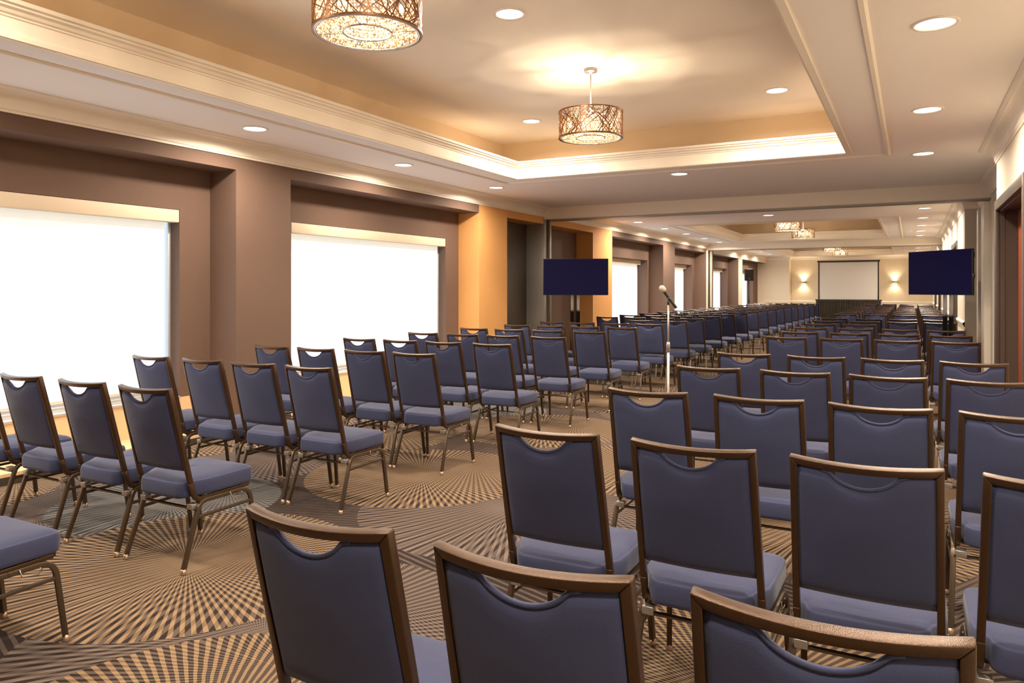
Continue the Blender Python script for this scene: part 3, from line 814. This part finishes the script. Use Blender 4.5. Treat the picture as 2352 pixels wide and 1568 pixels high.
# ------------------------------------------------------------------ microphone and stand
mx, my = -1.79, 6.08
st = thing('microphone_stand', 'slim silver microphone stand standing in the aisle between the chairs', 'microphone stand', (mx,my,0), .4)
b = MB(); b.lathe([(.0005,0),(.125,0),(.128,.008),(.12,.018),(.03,.028),(.016,.05),(.0005,.05)], 40); b.build('base', M['black'], st, smooth=True)
b = MB(); b.tube([(0,0,.04),(0,0,.95)], .0100, n=14); b.build('lower_pole', M['alu'], st, smooth=True)
b = MB(); b.lathe([(.0005,.90),(.013,.90),(.0165,.905),(.0165,.965),(.012,.985),(.0005,.985)], 20); b.build('clutch_grip', M['steel'], st, smooth=True)
b = MB(); b.tube([(0,0,.97),(0,0,1.300)], .0075, n=14); b.build('upper_pole', M['alu'], st, smooth=True)
d = Vec((-.30,0,.42)).normalized()     # axis of the microphone, head end up and to the side
ux = Vec((cos(.4+radians(28.3)-.4), sin(.4+radians(28.3)-.4), 0))
c_ = MB(); c_.tube([(0,0,1.295),(0,0,1.345)], .009, n=12); c_.tube([(-.004,0,1.342),(.01,0,1.352)], .017, n=12); c_.build('mic_clip', M['black'], st, smooth=True)
mic = thing('microphone', 'handheld microphone with silver mesh head clipped at an angle on the stand', 'microphone', (mx,my,1.362), radians(28.3))
def along(mb, prof, tilt, n=20):
    ax = Vec((-sin(tilt),0,cos(tilt))); s1 = Vec((cos(tilt),0,sin(tilt))); s2 = Vec((0,1,0))
    mb.rings([[tuple(ax*z+s1*r*cos(2*pi*j/n)+s2*r*sin(2*pi*j/n)) for j in range(n)] for r,z in prof])
tl = radians(36)
b = MB(); along(b, [(.0005,-.115),(.011,-.115),(.0125,-.11),(.0125,-.06),(.014,0),(.016,.05),(.0165,.055),(.0005,.056)], tl); b.build('mic_body', M['black'], mic, smooth=True)
b = MB(); along(b, [(.0005,.052),(.018,.053),(.024,.060),(.0265,.075),(.0265,.085),(.024,.098),(.017,.109),(.008,.114),(.0005,.115)], tl); b.build('mic_grille', M['micmesh'], mic, smooth=True)

# ------------------------------------------------------------------ loudspeaker on pole
sx_, sy_ = -5.22, 27.9
st = thing('speaker_stand', 'thin black pole stand carrying the loudspeaker by the far windows', 'speaker stand', (sx_,sy_,0))
b = MB(); b.tube([(0,0,.25),(0,0,1.00)], .022, n=14); b.build('lower_pole', M['black'], st, smooth=True)
b = MB(); b.tube([(0,0,.95),(0,0,1.72)], .016, n=14); b.build('upper_pole', M['black'], st, smooth=True)
b = MB(); b.lathe([(.0005,.93),(.032,.93),(.034,.96),(.034,1.01),(.028,1.04),(.0005,1.04)], 16); b.build('collar', M['black'], st, smooth=True)
for k in range(3):
    a = 2*pi*k/3+.5
    b = MB(); b.tube([(0,0,.72),(.45*cos(a),.45*sin(a),.015)], .012, n=8); b.tube([(0,0,.32),(.22*cos(a),.22*sin(a),.37)], .008, n=8); b.build('leg', M['black'], st, smooth=True)
sp = thing('loudspeaker', 'black loudspeaker raised on a pole before the far windows', 'speaker', (sx_,sy_,1.72), radians(20))
b = MB()
rg = []
for z in (0,.43): rg.append([(-.155,-.14,z),(.155,-.14,z),(.155,0,z),(.10,.16,z),(-.10,.16,z),(-.155,0,z)])
b.rings(rg); b.build('cabinet', M['black'], sp, bevel=.008)
b = MB(); b.box(-.145,.145,-.150,-.14,.012,.418); b.build('grille', M['grille'], sp, bevel=.003)
b = MB(); b.box(-.03,.03,-.154,-.150,.075,.09); b.build('badge', M['alu'], sp)

# ------------------------------------------------------------------ projection screen with skirt
X0,X1,YP = -3.03,-1.01,29.5
P = thing('projection_screen', 'large blank projection screen in a dark frame above a pleated skirt', 'projection screen', ((X0+X1)/2,YP,0))
pl = P.location.copy()
def pc(mb, nm, m, bevel=0, par=P, off=pl, smooth=False):
    o = mb.build(nm, m, par, bevel=bevel, smooth=smooth); o.location = -off; return o
b = MB(); b.box(X0+.05,X1-.05,YP,YP+.006,1.02,2.40); pc(b,'screen_fabric',M['screenfab'])
b = MB(); b.box(X0,X0+.045,YP-.012,YP+.03,.98,2.44); b.box(X1-.045,X1,YP-.012,YP+.03,.98,2.44); b.box(X0-.03,X1+.03,YP-.02,YP+.04,2.40,2.465); b.box(X0,X1,YP-.012,YP+.03,.98,1.02); pc(b,'frame',M['darkkick'],.004)
for xx in (X0+.02,X1-.06): 
    b = MB(); b.box(xx,xx+.04,YP+.03,YP+.06,.0,1.2); b.box(xx,xx+.04,YP-.3,YP+.4,0,.03); pc(b,'leg',M['black'])
b = MB(); n = 220; rings = []
for i in range(n+1):
    x = X0-.07+(X1-X0+.14)*i/n; y = YP-.06+.022*sin(i*1.15)+.008*sin(i*2.9)
    rings.append([(x,y,.01),(x,y,.5),(x,y+.006*sin(i*.8),1.015),(x,y+.02,1.022)])
b.rings(rings, cap=False, closed=False); pc(b,'skirt',M['skirt'],smooth=True)
b = MB(); b.box(X0-.09,X1+.09,YP-.075,YP-.045,.985,1.045); pc(b,'header_band',M['skirt'],.004)

# draped table behind the last rows, door side
T = thing('draped_table', 'dark-draped table behind the last door-side rows, near the end wall', 'table', (.30,29.2,0))
tl_ = T.location.copy()
b = MB(); b.box(-.35,.75,28.9,29.5,.72,.75); o = b.build('tabletop', M['black'], T, bevel=.004); o.location = -tl_
b = MB(); rings = []
n = 140
loop = []
for (x0,y0,x1,y1,m_) in ((-.36,28.89,.76,28.89,50),(.76,28.89,.76,29.51,28),(.76,29.51,-.36,29.51,50),(-.36,29.51,-.36,28.89,28)):
    for i in range(m_):
        t_ = i/m_; nx_,ny_ = (y1-y0),-(x1-x0); l = sqrt(nx_**2+ny_**2); w_ = .012*sin(i*1.3)
        loop.append((x0+(x1-x0)*t_+nx_/l*w_, y0+(y1-y0)*t_+ny_/l*w_))
b.rings([[(x,y,z) for x,y in loop] for z in (.01,.76)]); o = b.build('drape', M['skirt'], T, smooth=False); o.location = -tl_

# ------------------------------------------------------------------ wall sconces
for x,l in ((-4.23,'up-and-down wall sconce glowing on the window side of the screen'),(-.62,'up-and-down wall sconce glowing on the door side of the screen')):
    s = thing('wall_sconce', l, 'wall lamp', (x,YE,1.72), group='sconces on the end wall')
    b = MB(); b.box(-.05,.05,-.02,0,-.08,.08); b.build('backplate', M['steel'], s, bevel=.003)
    b = MB(); b.box(-.08,.08,-.14,-.02,-.05,.05); b.build('housing', M['steel'], s, bevel=.004)
    for sg in (-1,1):
        b = MB(); b.box(-.07,.07,-.13,-.03,sg*.052-.003,sg*.052+.003); b.build('lens', M['sconceglow'], s)
        o = lamp('SPOT','sconce_lamp', 22, (1,.78,.5), (x,YE-.09,1.72+sg*.075), .03, spot=2.2, blend=.9)
        o.rotation_euler = (0 if sg < 0 else pi,0,0)

# ------------------------------------------------------------------ daylight, world, camera
wd = bpy.data.worlds.new('sky'); scn.world = wd; wd.use_nodes = True
bg = wd.node_tree.nodes['Background']; bg.inputs[0].default_value = (.70,.84,1,1); bg.inputs[1].default_value = 1.0

cam = bpy.data.cameras.new('camera'); co = bpy.data.objects.new('camera', cam); COL.objects.link(co)
co.location = (0,0,1.43); co.rotation_euler = (pi/2,0,math.atan(917/1702))
cam.sensor_width = 36; cam.lens = 36*1702/2352; cam.shift_y = (663-784)/2352; cam.clip_start = .05
scn.camera = co
scn.view_settings.view_transform = 'Standard'; scn.view_settings.look = 'None'; scn.view_settings.exposure = .24; scn.view_settings.gamma = 1.12
cy_ = scn.cycles
cy_.max_bounces = 8; cy_.diffuse_bounces = 5
cy_.adaptive_threshold = .035; cy_.glossy_bounces = 3; cy_.transparent_max_bounces = 8
cy_.sample_clamp_indirect = 6; cy_.use_denoising = True
cy_.caustics_reflective = False; cy_.caustics_refractive = False
